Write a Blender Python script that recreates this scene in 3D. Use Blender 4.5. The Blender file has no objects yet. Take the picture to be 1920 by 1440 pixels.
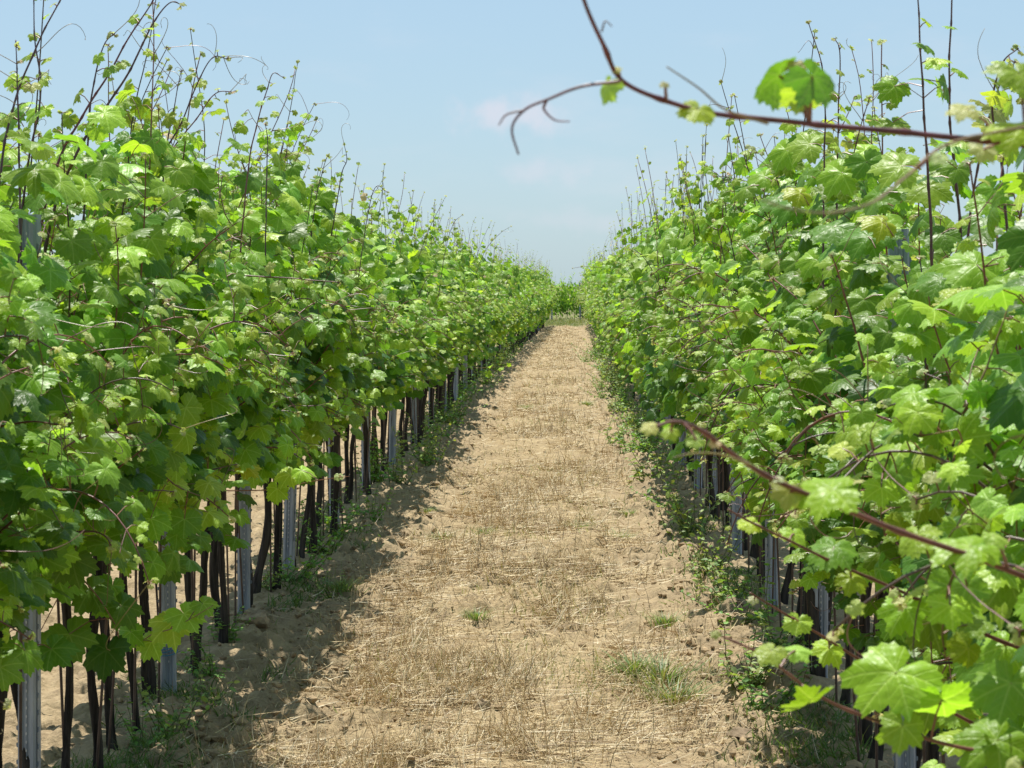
import bpy, math
import numpy as np
from mathutils import Vector, Matrix, Euler

# ------------------------------------------------------------------ camera, sky, sun, exposure
scene = bpy.context.scene
COL = scene.collection
EYE = 1.65                      # camera height, metres
FPX = 4500.0                    # focal length in photo pixels (photo 1920 wide)
PITCH, YAW = math.atan(185/FPX), math.atan(105/FPX)

cam_d = bpy.data.cameras.new('camera')
cam = bpy.data.objects.new('camera', cam_d)
COL.objects.link(cam)
cam.location = (0, 0, EYE)
cam.rotation_euler = (math.pi/2 - PITCH, 0, YAW)
cam_d.sensor_width = 36.0
cam_d.lens = 36.0*FPX/1920.0
cam_d.clip_start = 0.05
cam_d.clip_end = 6000
cam_d.dof.use_dof = True
cam_d.dof.focus_distance = 12.0
cam_d.dof.aperture_fstop = 20.0
scene.camera = cam

SUN = Vector((-0.085, 0.34, 0.93)).normalized()      # direction towards the sun
SUN_EL = math.asin(SUN.z)
SUN_ROT = math.atan2(SUN.x, SUN.y)

world = bpy.data.worlds.new('World')
scene.world = world
world.use_nodes = True
wn, wl = world.node_tree.nodes, world.node_tree.links
wn.clear()
def W(t, **k):
    n = wn.new(t)
    for a, b in k.items(): setattr(n, a, b)
    return n
sky = W('ShaderNodeTexSky', sky_type='NISHITA')
sky.sun_disc = False
sky.sun_elevation = SUN_EL
sky.sun_rotation = SUN_ROT
sky.altitude = 100
sky.air_density = 1.0
sky.dust_density = 0.6
sky.ozone_density = 2.0
tint = W('ShaderNodeMix', data_type='RGBA', blend_type='MULTIPLY')
tint.inputs['Factor'].default_value = 1
tint.inputs[7].default_value = (0.67, 0.745, 0.89, 1)
wl.new(sky.outputs[0], tint.inputs[6])
# thin fair-weather clouds, as a noise over direction
tc = W('ShaderNodeTexCoord')
mp = W('ShaderNodeMapping')
mp.inputs['Scale'].default_value = (9, 9, 26)
mp.inputs['Location'].default_value = (0.35, 0, 0.4)
wl.new(tc.outputs['Generated'], mp.inputs[0])
cn = W('ShaderNodeTexNoise')
cn.inputs['Scale'].default_value = 1.0
cn.inputs['Detail'].default_value = 6
cn.inputs['Roughness'].default_value = 0.6
wl.new(mp.outputs[0], cn.inputs[0])
cr = W('ShaderNodeMapRange', interpolation_type='SMOOTHSTEP')
cr.inputs[1].default_value = 0.50; cr.inputs[2].default_value = 0.78
cr.inputs[3].default_value = 0.0; cr.inputs[4].default_value = 0.22
wl.new(cn.outputs[0], cr.inputs[0])
cmx = W('ShaderNodeMix', data_type='RGBA')
wl.new(cr.outputs[0], cmx.inputs['Factor'])
flat = W('ShaderNodeMix', data_type='RGBA')          # flat pale blue mixed in to even the sky gradient out
flat.inputs['Factor'].default_value = 0.6
flat.inputs[7].default_value = (3.38, 4.70, 5.38, 1)
wl.new(tint.outputs[2], flat.inputs[6])
wl.new(flat.outputs[2], cmx.inputs[6])
cmx.inputs[7].default_value = (5.4, 5.5, 6.0, 1)
def wmath(op, a, b=0.0):
    n = W('ShaderNodeMath', operation=op)
    for k, v in enumerate((a, b)):
        if isinstance(v, bpy.types.NodeSocket): wl.new(v, n.inputs[k])
        else: n.inputs[k].default_value = v
    return n.outputs[0]
wsep = W('ShaderNodeSeparateXYZ'); wl.new(tc.outputs['Generated'], wsep.inputs[0])
wfx = W('ShaderNodeTexNoise'); wfx.inputs['Scale'].default_value = 70; wfx.inputs['Detail'].default_value = 5; wl.new(tc.outputs['Generated'], wfx.inputs[0])
prev = cmx.outputs[2]
for (cx, cz, sx, sz, amt) in ((-0.021, 0.070, 0.024, 0.010, 0.95), (-0.008, 0.047, 0.018, 0.008, 0.5), (0.004, 0.026, 0.03, 0.007, 0.3)):     # three small puffs low in the sky
    ex = wmath('DIVIDE', wmath('SUBTRACT', wsep.outputs[0], cx), sx); ez = wmath('DIVIDE', wmath('SUBTRACT', wsep.outputs[2], cz), sz)
    rr = wmath('SQRT', wmath('ADD', wmath('MULTIPLY', ex, ex), wmath('MULTIPLY', ez, ez)))
    rr = wmath('ADD', rr, wmath('MULTIPLY', wmath('SUBTRACT', wfx.outputs[0], 0.5), 2.6))
    mr = W('ShaderNodeMapRange', interpolation_type='SMOOTHSTEP'); wl.new(rr, mr.inputs[0])
    mr.inputs[1].default_value = 1.1; mr.inputs[2].default_value = 0.0; mr.inputs[3].default_value = 0.0; mr.inputs[4].default_value = amt*0.62
    fw = wmath('MULTIPLY', mr.outputs[0], wmath('GREATER_THAN', wsep.outputs[1], 0.0))
    m2 = W('ShaderNodeMix', data_type='RGBA'); wl.new(fw, m2.inputs['Factor']); wl.new(prev, m2.inputs[6]); m2.inputs[7].default_value = (5.5, 5.3, 5.9, 1)
    prev = m2.outputs[2]
bg = W('ShaderNodeBackground')
bg.inputs[1].default_value = 0.10
wl.new(prev, bg.inputs[0])
wo = W('ShaderNodeOutputWorld')
wl.new(bg.outputs[0], wo.inputs[0])

sun_d = bpy.data.lights.new('sun', 'SUN')
sun_d.energy = 5.0
sun_d.angle = math.radians(0.53)
sun_d.color = (1.0, 0.955, 0.88)
sun = bpy.data.objects.new('sun', sun_d)
COL.objects.link(sun)
sun.location = (-10, -10, 40)
sun.rotation_euler = SUN.to_track_quat('Z', 'Y').to_euler()

scene.view_settings.view_transform = 'Standard'
scene.view_settings.look = 'None'
scene.view_settings.exposure = 0.55
scene.view_settings.gamma = 1
try:
    scene.cycles.max_bounces = 8
    scene.cycles.transmission_bounces = 4
    scene.cycles.transparent_max_bounces = 4
except Exception:
    pass

# ------------------------------------------------------------------ small helpers
CAM_M = Euler(cam.rotation_euler).to_matrix()
def at(px, py, d):
    """Point seen at photo pixel (px, py) whose distance along the rows is d."""
    v = CAM_M @ Vector(((px-960)/FPX, -(py-720)/FPX, -1.0))
    v *= d/v.y
    return np.array((v.x, v.y, v.z+EYE))

UP = np.array((0.0, 0.0, 1.0))
def nrm(a):
    a = np.asarray(a, float)
    return a/np.maximum(np.linalg.norm(a, axis=-1, keepdims=True), 1e-9)

_tab = np.random.default_rng(11).random((256, 256))
def vnoise(x, y):
    xi, yi = np.floor(x).astype(int), np.floor(y).astype(int)
    fx, fy = x-xi, y-yi
    fx, fy = fx*fx*(3-2*fx), fy*fy*(3-2*fy)
    a, b = _tab[xi & 255, yi & 255], _tab[(xi+1) & 255, yi & 255]
    c, d = _tab[xi & 255, (yi+1) & 255], _tab[(xi+1) & 255, (yi+1) & 255]
    return (a*(1-fx)+b*fx)*(1-fy)+(c*(1-fx)+d*fx)*fy
def fbm(x, y, o=4):
    s, a = 0, 0.5
    for i in range(o):
        s = s+a*vnoise(x*2**i+i*17.3, y*2**i+i*9.1)
        a *= 0.5
    return s
def sstep(a, b, x):
    t = np.clip((x-a)/(b-a), 0, 1)
    return t*t*(3-2*t)

class MB:
    """Collects geometry and links it as one mesh object."""
    def __init__(s):
        s.v, s.c, s.u, s.f, s.n = [], [], [], [], 0
    def add(s, V, F, mat=0, col=(1, 1, 1), uv=None):
        V = np.asarray(V, float).reshape(-1, 3)
        m = len(V)
        c = np.ones((m, 4)); c[:, :3] = np.asarray(col, float).reshape(-1, 3) if np.ndim(col) > 1 else np.asarray(col, float)
        s.v.append(V); s.c.append(c)
        s.u.append(np.zeros((m, 2)) if uv is None else np.asarray(uv, float).reshape(-1, 2))
        for G in (F if isinstance(F, list) else [F]):
            if len(G): s.f.append((np.asarray(G, int)+s.n, mat))
        s.n += m
    def mesh(s, name, mats, smooth=True):
        me = bpy.data.meshes.new(name)
        V = np.concatenate(s.v)
        me.vertices.add(len(V)); me.vertices.foreach_set('co', V.ravel())
        li = np.concatenate([g.ravel() for g, _ in s.f])
        cnt = np.concatenate([np.full(len(g), g.shape[1]) for g, _ in s.f])
        mi = np.concatenate([np.full(len(g), m) for g, m in s.f])
        me.loops.add(len(li)); me.loops.foreach_set('vertex_index', li)
        me.polygons.add(len(cnt))
        st = np.concatenate(([0], np.cumsum(cnt)[:-1]))
        me.polygons.foreach_set('loop_start', st)
        me.polygons.foreach_set('material_index', mi)
        me.polygons.foreach_set('use_smooth', np.full(len(cnt), smooth))
        me.update(calc_edges=True)
        a = me.attributes.new('tone', 'FLOAT_COLOR', 'POINT')
        a.data.foreach_set('color', np.concatenate(s.c).ravel())
        a = me.attributes.new('blade', 'FLOAT2', 'POINT')
        a.data.foreach_set('vector', np.concatenate(s.u).ravel())
        for m in mats: me.materials.append(m)
        return me
    def build(s, name, mats, parent=None, smooth=True):
        return link(name, s.mesh(name, mats if isinstance(mats, (list, tuple)) else [mats], smooth), parent)

def link(name, me, parent=None):
    o = bpy.data.objects.new(name, me)
    COL.objects.link(o)
    if parent is not None: o.parent = parent
    return o
def tag(o, label=None, cat=None, group=None, kind=None):
    for k, v in (('label', label), ('category', cat), ('group', group), ('kind', kind)):
        if v: o[k] = v
    return o
def thing(name, label, cat, loc=(0, 0, 0), rz=0, sc=1, group=None):
    o = bpy.data.objects.new(name, None)
    o.empty_display_size = 0.1
    COL.objects.link(o)
    o.location = loc; o.rotation_euler = (0, 0, rz); o.scale = (sc, sc, sc)
    return tag(o, label, cat, group)

def tube(mb, P, R, k=6, mat=0, col=(1, 1, 1)):
    P = np.asarray(P, float); n = len(P)
    R = np.broadcast_to(np.asarray(R, float), (n,))
    T = nrm(np.gradient(P, axis=0))
    ref = np.array((0.31, 0.95, 0.05)) if abs(T[0, 1]) < 0.8 else np.array((0.95, 0.05, 0.31))
    A = nrm(np.cross(T, ref)); B = np.cross(T, A)
    a = np.arange(k)*2*math.pi/k
    V = P[:, None]+R[:, None, None]*(np.cos(a)[None, :, None]*A[:, None]+np.sin(a)[None, :, None]*B[:, None])
    i = np.arange(n-1)[:, None]*k; j = np.arange(k)[None]; j2 = (j+1) % k
    F = np.stack([i+j, i+j2, i+k+j2, i+k+j], -1).reshape(-1, 4)
    V = np.concatenate([V.reshape(-1, 3), P[-1:], P[:1]])
    q = (n-1)*k
    capt = np.array([[q+t, q+(t+1) % k, n*k] for t in range(k)])
    capb = np.array([[(t+1) % k, t, n*k+1] for t in range(k)])
    mb.add(V, [F, capt, capb], mat, col)

def petioles(mb, A, B, r, mat, col):
    """Many thin slightly arched stalks from A to B."""
    n = len(A)
    if not n: return
    T = nrm(B-A)
    X = nrm(np.cross(T, np.array((0.3, 0.2, 0.93)))); Y = np.cross(T, X)
    M = (A+B)/2+UP*0.12*np.linalg.norm(B-A, axis=1, keepdims=True)
    V = []
    for P, s in ((A, 1.3), (M, 1.0), (B, 0.9)):
        for a in (0, 2.094, 4.189):
            V.append(P+(math.cos(a)*X+math.sin(a)*Y)*r*s)
    V = np.stack(V, 1)                                   # n,9,3
    f = np.array([[q*3+j, q*3+(j+1) % 3, q*3+3+(j+1) % 3, q*3+3+j] for q in (0, 1) for j in range(3)])
    F = (f[None]+np.arange(n)[:, None, None]*9).reshape(-1, 4)
    mb.add(V.reshape(-1, 3), F, mat, col)

def smooth_path(P, n):
    """Catmull-Rom through the control points, n samples."""
    P = np.asarray(P, float)
    Q = np.concatenate([2*P[:1]-P[1:2], P, 2*P[-1:]-P[-2:-1]])
    t = np.linspace(0, len(P)-1-1e-6, n); i = t.astype(int); f = (t-i)[:, None]
    a, b, c, d = Q[i], Q[i+1], Q[i+2], Q[i+3]
    return 0.5*(2*b+(c-a)*f+(2*a-5*b+4*c-d)*f**2+(3*b-a-3*c+d)*f**3)

# ------------------------------------------------------------------ materials
def material(name):
    m = bpy.data.materials.new(name)
    m.use_nodes = True
    nt = m.node_tree
    nt.nodes.clear()
    out = nt.nodes.new('ShaderNodeOutputMaterial')
    def N(t, ins=None, **k):
        n = nt.nodes.new(t)
        for a, b in k.items(): setattr(n, a, b)
        for a, b in (ins or {}).items():
            if isinstance(b, bpy.types.NodeSocket): nt.links.new(b, n.inputs[a])
            else: n.inputs[a].default_value = b
        return n
    def math_(op, a, b=0.0, c=0.0, clamp=False):
        return N('ShaderNodeMath', {0: a, 1: b, 2: c}, operation=op, use_clamp=clamp).outputs[0]
    def mix(f, a, b, bt='MIX'):
        return N('ShaderNodeMix', {'Factor': f, 6: a, 7: b}, data_type='RGBA', blend_type=bt).outputs[2]
    def rng_(v, a, b, c=0.0, d=1.0):
        return N('ShaderNodeMapRange', {0: v, 1: a, 2: b, 3: c, 4: d}, interpolation_type='SMOOTHSTEP').outputs[0]
    def noise(vec, sc, det=4, ro=0.55):
        return N('ShaderNodeTexNoise', {'Vector': vec, 'Scale': sc, 'Detail': det, 'Roughness': ro}).outputs[0]
    return m, nt, out, N, math_, mix, rng_, noise

def leaf_material():
    m, nt, out, N, math_, mix, rng_, noise = material('vine_leaf')
    col = N('ShaderNodeAttribute', attribute_name='tone').outputs['Color']
    uv = N('ShaderNodeAttribute', attribute_name='blade').outputs['Vector']
    sep = N('ShaderNodeSeparateXYZ', {0: uv})
    u = math_('ABSOLUTE', sep.outputs[0]); v = sep.outputs[1]
    best_d = best_a = None
    for ang in (0.0, 52.0, 108.0):
        s, c = math.sin(math.radians(ang)), math.cos(math.radians(ang))
        al = math_('ADD', math_('MULTIPLY', u, s), math_('MULTIPLY', v, c))
        ds = math_('ABSOLUTE', math_('SUBTRACT', math_('MULTIPLY', u, c), math_('MULTIPLY', v, s)))
        ds = math_('ADD', ds, math_('MULTIPLY', math_('LESS_THAN', al, 0.0), 9.0))
        if best_d is None: best_d, best_a = ds, al
        else:
            lt = math_('LESS_THAN', ds, best_d)
            best_a = math_('ADD', math_('MULTIPLY', al, lt), math_('MULTIPLY', best_a, math_('SUBTRACT', 1.0, lt)))
            best_d = math_('MINIMUM', ds, best_d)
    ch = math_('SINE', math_('MULTIPLY', math_('SUBTRACT', best_a, math_('MULTIPLY', best_d, 0.9)), 30.0))
    sec = rng_(ch, 0.72, 1.0)                                    # side veins
    main = rng_(best_d, 0.035, 0.008)                            # main veins
    vor = N('ShaderNodeTexVoronoi', {'Vector': uv, 'Scale': 8.0}, feature='SMOOTH_F1').outputs[0]
    vein = math_('MAXIMUM', main, math_('MULTIPLY', sec, 0.35))
    hsv = N('ShaderNodeHueSaturation', {'Hue': 0.485, 'Saturation': 0.85, 'Value': 1.55, 'Color': col}).outputs[0]
    base = mix(math_('MULTIPLY', vein, 0.55), col, hsv)
    mott = N('ShaderNodeTexNoise', {'Vector': uv, 'Scale': 3.0, 'Detail': 3.0}).outputs[0]
    base = mix(rng_(mott, 0.35, 0.7, 0.0, 0.35), base, mix(1.0, base, (0.80, 0.86, 0.9, 1), 'MULTIPLY'))
    back = N('ShaderNodeNewGeometry').outputs['Backfacing']
    pale = N('ShaderNodeHueSaturation', {'Hue': 0.5, 'Saturation': 0.72, 'Value': 1.15, 'Color': base}).outputs[0]
    base2 = mix(back, base, pale)
    h = math_('SUBTRACT', math_('SUBTRACT', math_('MULTIPLY', vor, -0.9), math_('MULTIPLY', main, 0.35)), math_('MULTIPLY', sec, 0.28))
    bump = N('ShaderNodeBump', {'Strength': 0.34, 'Distance': 0.005, 'Height': h}).outputs[0]
    rough = math_('ADD', 0.40, math_('MULTIPLY', back, 0.3))
    p = N('ShaderNodeBsdfPrincipled', {'Base Color': base2, 'Roughness': rough, 'Specular IOR Level': 0.26, 'Normal': bump})
    tcol = mix(1.0, base, (1.5, 1.55, 0.65, 1), 'MULTIPLY')
    tr = N('ShaderNodeBsdfTranslucent', {'Color': tcol, 'Normal': bump})
    ms = N('ShaderNodeMixShader', {0: 0.43, 1: p.outputs[0], 2: tr.outputs[0]})
    nt.links.new(ms.outputs[0], out.inputs[0])
    return m

def herb_material():
    m, nt, out, N, math_, mix, rng_, noise = material('herb_leaf')
    col = N('ShaderNodeAttribute', attribute_name='tone').outputs['Color']
    p = N('ShaderNodeBsdfPrincipled', {'Base Color': col, 'Roughness': 0.5, 'Specular IOR Level': 0.3})
    tr = N('ShaderNodeBsdfTranslucent', {'Color': mix(1.0, col, (1.7, 1.6, 0.6, 1), 'MULTIPLY')})
    ms = N('ShaderNodeMixShader', {0: 0.3, 1: p.outputs[0], 2: tr.outputs[0]})
    nt.links.new(ms.outputs[0], out.inputs[0])
    return m

def simple(name, rough=0.6, spec=0.4, scale=None, stretch=(1, 1, 1), amt=0.4, bump=0.0, metal=0.0):
    """tone attribute varied by a stretched noise."""
    m, nt, out, N, math_, mix, rng_, noise = material(name)
    col = N('ShaderNodeAttribute', attribute_name='tone').outputs['Color']
    ins = {'Roughness': rough, 'Specular IOR Level': spec, 'Metallic': metal}
    if scale:
        vec = N('ShaderNodeMapping', {0: N('ShaderNodeTexCoord').outputs['Object'], 'Scale': stretch}).outputs[0]
        n = noise(vec, scale, 6, 0.6)
        col = mix(1.0, col, mix(rng_(n, 0.3, 0.7), (1-amt, 1-amt, 1-amt, 1), (1+amt, 1+amt, 1+amt, 1)), 'MULTIPLY')
        if bump:
            ins['Normal'] = N('ShaderNodeBump', {'Strength': 1.0, 'Distance': bump, 'Height': n}).outputs[0]
    ins['Base Color'] = col
    p = N('ShaderNodeBsdfPrincipled', ins)
    nt.links.new(p.outputs[0], out.inputs[0])
    return m

def ground_material():
    m, nt, out, N, math_, mix, rng_, noise = material('soil')
    co = N('ShaderNodeTexCoord').outputs['Object']
    x = N('ShaderNodeSeparateXYZ', {0: co})
    n1, n2 = noise(co, 1.1, 5), noise(co, 9.0, 6, 0.65)
    n3 = noise(co, 60.0, 5, 0.7)
    soil = mix(rng_(n2, 0.3, 0.7), (0.230, 0.172, 0.103, 1), (0.395, 0.304, 0.182, 1))
    soil = mix(math_('MULTIPLY', rng_(n3, 0.35, 0.65), 0.45), soil, (0.455, 0.354, 0.216, 1))
    # dry mown grass litter covers the middle of the lane
    fib = noise(N('ShaderNodeMapping', {0: co, 'Scale': (1, 0.35, 1), 'Rotation': (0, 0, 0.5)}).outputs[0], 90.0, 3, 0.6)
    fib2 = noise(N('ShaderNodeMapping', {0: co, 'Scale': (0.3, 1, 1), 'Rotation': (0, 0, -0.3)}).outputs[0], 80.0, 3, 0.6)
    straw = mix(rng_(math_('MAXIMUM', fib, fib2), 0.42, 0.66), (0.230, 0.168, 0.095, 1), (0.420, 0.325, 0.180, 1))
    off = math_('ABSOLUTE', math_('ADD', x.outputs[0], math_('ADD', 0.30, math_('MULTIPLY', math_('SUBTRACT', n1, 0.5), 0.9))))
    cover = math_('MULTIPLY', rng_(off, 0.80, 0.35), rng_(n2, 0.25, 0.55))
    c = mix(math_('MULTIPLY', cover, 0.65), mix(rng_(noise(co, 2.6, 5, 0.7), 0.40, 0.68, 0.0, 0.45), soil, (0.200, 0.150, 0.096, 1)), straw)
    # green turf strip across the row ends
    turf = rng_(math_('ADD', x.outputs[1], math_('MULTIPLY', n1, 8.0)), 99.0, 104.0)
    c = mix(math_('MULTIPLY', turf, 0.8), c, mix(n2, (0.10, 0.125, 0.045, 1), (0.19, 0.19, 0.08, 1)))
    b = N('ShaderNodeBump', {'Strength': 0.9, 'Distance': 0.02, 'Height': math_('ADD', n2, math_('MULTIPLY', n3, 0.5))}).outputs[0]
    p = N('ShaderNodeBsdfPrincipled', {'Base Color': c, 'Roughness': 0.95, 'Specular IOR Level': 0.1, 'Normal': b})
    nt.links.new(p.outputs[0], out.inputs[0])
    return m

def metal_material():
    m, nt, out, N, math_, mix, rng_, noise = material('galvanised_steel')
    col = N('ShaderNodeAttribute', attribute_name='tone').outputs['Color']
    co = N('ShaderNodeTexCoord').outputs['Object']
    n = noise(N('ShaderNodeMapping', {0: co, 'Scale': (1, 1, 0.15)}).outputs[0], 40.0, 5)
    n2 = noise(co, 6.0, 4)
    c = mix(1.0, col, mix(rng_(n, 0.3, 0.7), (0.7, 0.72, 0.75, 1), (1.1, 1.1, 1.08, 1)), 'MULTIPLY')
    c = mix(rng_(n2, 0.55, 0.75, 0, 0.5), c, (0.30, 0.27, 0.23, 1))
    p = N('ShaderNodeBsdfPrincipled', {'Base Color': c, 'Roughness': 0.5, 'Metallic': 0.25, 'Specular IOR Level': 0.5})
    nt.links.new(p.outputs[0], out.inputs[0])
    return m

LEAF, HERB, SOIL, STEEL = leaf_material(), herb_material(), ground_material(), metal_material()
STEM = simple('vine_shoot', 0.42, 0.5, 30, (1, 1, 0.3), 0.3)
BARK = simple('vine_bark', 0.9, 0.2, 34, (1, 1, 0.10), 0.75, 0.012)
STRAW = simple('dry_straw', 0.7, 0.2)
CLOD = simple('dry_clod', 0.95, 0.1, 25, (1, 1, 1), 0.3, 0.01)
RUST = simple('rusty_iron', 0.7, 0.4, 60, (1, 1, 0.3), 0.4)
TWINE = simple('blue_twine', 0.6, 0.3)

# ------------------------------------------------------------------ the ground
XL, XR = -1.57, 1.02                 # the two rows
Y_END = 97.0
def ground_z(x, y):
    x, y = np.asarray(x, float), np.asarray(y, float)
    rough = 0.35+1.05*np.exp(-((x-XR+0.30)/0.30)**2)+1.3*np.exp(-((x-XL-0.36)/0.28)**2)+0.6*(x < XL-0.15)+0.25*(x > XR+.2)
    z = 0.05*(fbm(x*0.9+3, y*0.5)-0.5)+0.05*np.exp(-((x-XL)/0.3)**2)+0.05*np.exp(-((x-XR)/0.3)**2)
    rough = rough+1.7*sstep(.50, .62, fbm(x*1.7+70, y*.75+11, 3))*(np.abs(x+.25) < 1.2)
    rough = np.minimum(rough, 1.35)
    z = z-.035*np.exp(-((x+.86)/.13)**2)-.030*np.exp(-((x-.38)/.12)**2)
    b1 = np.abs(fbm(x*6+40, y*6, 3)-0.44)*2
    b2 = np.abs(fbm(x*17+9, y*17+70, 3)-0.44)*2
    z = z+rough*(0.11*np.sqrt(np.clip(b1-0.10, 0, 1)+.03)*.8+0.042*np.sqrt(np.clip(b2-0.06, 0, 1)+.02)+0.027*(fbm(x*34, y*34, 3)-0.44)-.05)
    fade = sstep(9, 5, np.abs(x+0.3))*sstep(140, 112, y)*sstep(-12, -4, y)
    return z*fade
def gz(x, y): return float(ground_z(np.array([x]), np.array([y]))[0])

def ground():
    xs = np.concatenate([-np.geomspace(900, 8, 22), np.arange(-7, -2.6, 0.1), np.arange(-2.6, 1.7, 0.0175), np.arange(1.7, 6, 0.1), np.geomspace(7, 900, 22)])
    ys = [-300, -80, -30, -12]
    y = -5.0
    while y < 7: ys.append(y); y += 0.12
    while y < 125: ys.append(y); y += max(0.012, 0.0020*y)
    ys = np.concatenate([ys, np.geomspace(130, 4000, 24)])
    X, Y = np.meshgrid(xs, ys)
    V = np.stack([X, Y, ground_z(X, Y)], -1)
    ny, nx = X.shape
    i = (np.arange(ny-1)[:, None]*nx+np.arange(nx-1)[None]).ravel()
    F = np.stack([i, i+1, i+nx+1, i+nx], -1)
    mb = MB(); mb.add(V, F)
    o = mb.build('ground', SOIL)
    tag(o, 'dry sandy vineyard soil with a mown straw lane between the rows', 'ground', kind='structure')
ground()

# ------------------------------------------------------------------ leaf blades
def leaf_template(seed, nang, rings, teeth):
    r = np.random.default_rng(seed)
    th = np.linspace(-math.pi, math.pi, nang, endpoint=False)+math.pi/nang
    key_a = np.radians([0, 27, 52, 80, 108, 140, 168, 180])
    dep = r.uniform(0.04, 0.19)
    key_r = np.array([1.0, 0.86-dep, 0.92+r.uniform(-.05, .05), 0.76-dep*.8, 0.80+r.uniform(-.05, .05), 0.66, 0.50, 0.10])
    a = np.abs(th)
    R = np.interp(a, key_a, key_r)
    R = R*(1+r.uniform(-.05, .05)*np.sin(th*2+r.uniform(0, 6)))
    if teeth: R = R*(1+0.065*np.where(np.arange(nang) % 2 == 0, 1, -1)*(a < 2.8))
    fr = np.array(rings)
    U = fr[:, None]*(R*np.sin(th))[None]; Vv = fr[:, None]*(R*np.cos(th))[None]
    U = np.concatenate([[0.0], U.ravel()]); Vv = np.concatenate([[0.0], Vv.ravel()])
    rad = np.hypot(U, Vv)
    ang = np.arctan2(U, Vv)
    fold, droop, wav = r.uniform(0.05, 0.30), r.uniform(0.12, 0.42), r.uniform(0.04, 0.10)
    Wz = fold*np.abs(U)-droop*rad**2-0.22*U**2+wav*rad*np.cos(ang*5+r.uniform(-.4, .4))+0.05*rad*np.sin(ang*2+r.uniform(0, 6))
    curl = r.uniform(-.18, .18)
    Wz = Wz+curl*U*Vv
    T = np.stack([U, Vv, Wz], -1)
    n = nang; j = np.arange(n); j2 = (j+1) % n
    # the wedge at the sinus behind the petiole stays open
    keep = j != n-1
    tri = np.stack([np.zeros(n, int), 1+j2, 1+j], -1)[keep]
    quads = []
    for q in range(len(fr)-1):
        o = 1+q*n
        quads.append(np.stack([o+j, o+j2, o+n+j2, o+n+j], -1)[keep])
    quads = np.concatenate(quads) if quads else np.zeros((0, 4), int)
    return T, np.stack([U, Vv], -1), tri, quads
TEMPL = {0: [leaf_template(100+i, 46, (0.3, 0.65, 1.0), True) for i in range(7)],
         1: [leaf_template(200+i, 22, (0.5, 1.0), True) for i in range(6)],
         2: [leaf_template(300+i, 11, (1.0,), False) for i in range(5)]}

def add_leaves(mb, lod, P, T, N, S, C, rng, mat=0):
    """P petiole ends, T tip directions, N upper-face normals, S sizes, C colours."""
    P, T, N, S, C = map(np.asarray, (P, T, N, S, C))
    N = nrm(N); T = nrm(T-N*(T*N).sum(1, keepdims=True)); X = np.cross(T, N)
    k = rng.integers(0, len(TEMPL[lod]), len(P))
    for t, (tv, tuv, tri, quad) in enumerate(TEMPL[lod]):
        s = np.where(k == t)[0]
        if not len(s): continue
        asp = rng.uniform(0.88, 1.12, len(s))
        V = (tv[None, :, 0:1]*(X[s]*asp[:, None])[:, None]+tv[None, :, 1:2]*T[s][:, None]+tv[None, :, 2:3]*N[s][:, None])*S[s][:, None, None]+P[s][:, None]
        nv = len(tv); off = (np.arange(len(s))*nv)[:, None, None]
        Fs = [(tri[None]+off).reshape(-1, 3)]
        if len(quad): Fs.append((quad[None]+off).reshape(-1, 4))
        mb.add(V.reshape(-1, 3), Fs, mat, np.repeat(C[s], nv, 0), np.tile(tuv, (len(s), 1)))

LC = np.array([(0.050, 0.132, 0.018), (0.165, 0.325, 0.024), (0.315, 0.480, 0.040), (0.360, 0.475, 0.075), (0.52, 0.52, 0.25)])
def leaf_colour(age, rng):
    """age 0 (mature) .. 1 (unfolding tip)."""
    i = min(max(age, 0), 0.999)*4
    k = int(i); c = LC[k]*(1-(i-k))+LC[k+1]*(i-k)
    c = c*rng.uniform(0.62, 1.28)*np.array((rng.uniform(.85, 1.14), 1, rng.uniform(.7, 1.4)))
    u = rng.random()
    if age < 0.5 and u < 0.008: c = np.array((0.36, 0.42, 0.03))
    if age > 0.72 and u < 0.04: c = np.array((0.55, 0.42, 0.26))*rng.uniform(.85, 1.1)
    return c
def stem_colour(rng, t=0.0):
    a = np.array((0.175, 0.066, 0.052)) if rng.random() < 0.6 else np.array((0.075, 0.045, 0.034))
    return a*rng.uniform(0.8, 1.3)

SOUTH = np.array((0.0, -1.0, 0.0))         # the open side the blades turn towards
class Crown:
    """Leaf, petiole and tendril records of one vine."""
    def __init__(s): s.P, s.T, s.N, s.S, s.C, s.A, s.tend, s.lat = [], [], [], [], [], [], [], []
    def leaf(s, base, out, age, size, rng, pet=None):
        L = pet if pet is not None else size*rng.uniform(0.8, 1.5)
        d = nrm(out+UP*rng.uniform(-.1, .5)+rng.normal(0, .25, 3))
        p = base+d*L
        side = np.array((math.copysign(1, p[0]) if abs(p[0]) > .08 else rng.choice((-1, 1)), 0, 0))
        n = UP*rng.uniform(.55, 1.15)+side*rng.uniform(.05, .8)+SOUTH*rng.uniform(0, 1.05)+rng.normal(0, .34, 3)
        t = d*0.4+side*rng.uniform(.0, .6)-UP*rng.uniform(.3, 1.1)+SOUTH*rng.uniform(0, .4)+rng.normal(0, .35, 3)
        s.A.append(base); s.P.append(p); s.T.append(t); s.N.append(n); s.S.append(size); s.C.append(leaf_colour(age, rng))
    def arrays(s): return [np.array(q) for q in (s.P, s.T, s.N, s.S, s.C)]

def tendril_path(p, d, L, rng, n=16):
    d = nrm(d); ax = nrm(rng.normal(0, 1, 3)); P = [np.array(p)]; tot = rng.uniform(2.5, 7.0)*rng.choice((-1, 1))
    for i in range(n-1):
        t = i/(n-1)
        ang = tot*(t**2.2)*3.2/n+rng.normal(0, .05)
        d = nrm(d*math.cos(ang)+np.cross(ax, d)*math.sin(ang)+UP*-0.01)
        P.append(P[-1]+d*L/n)
    return np.array(P)

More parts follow.
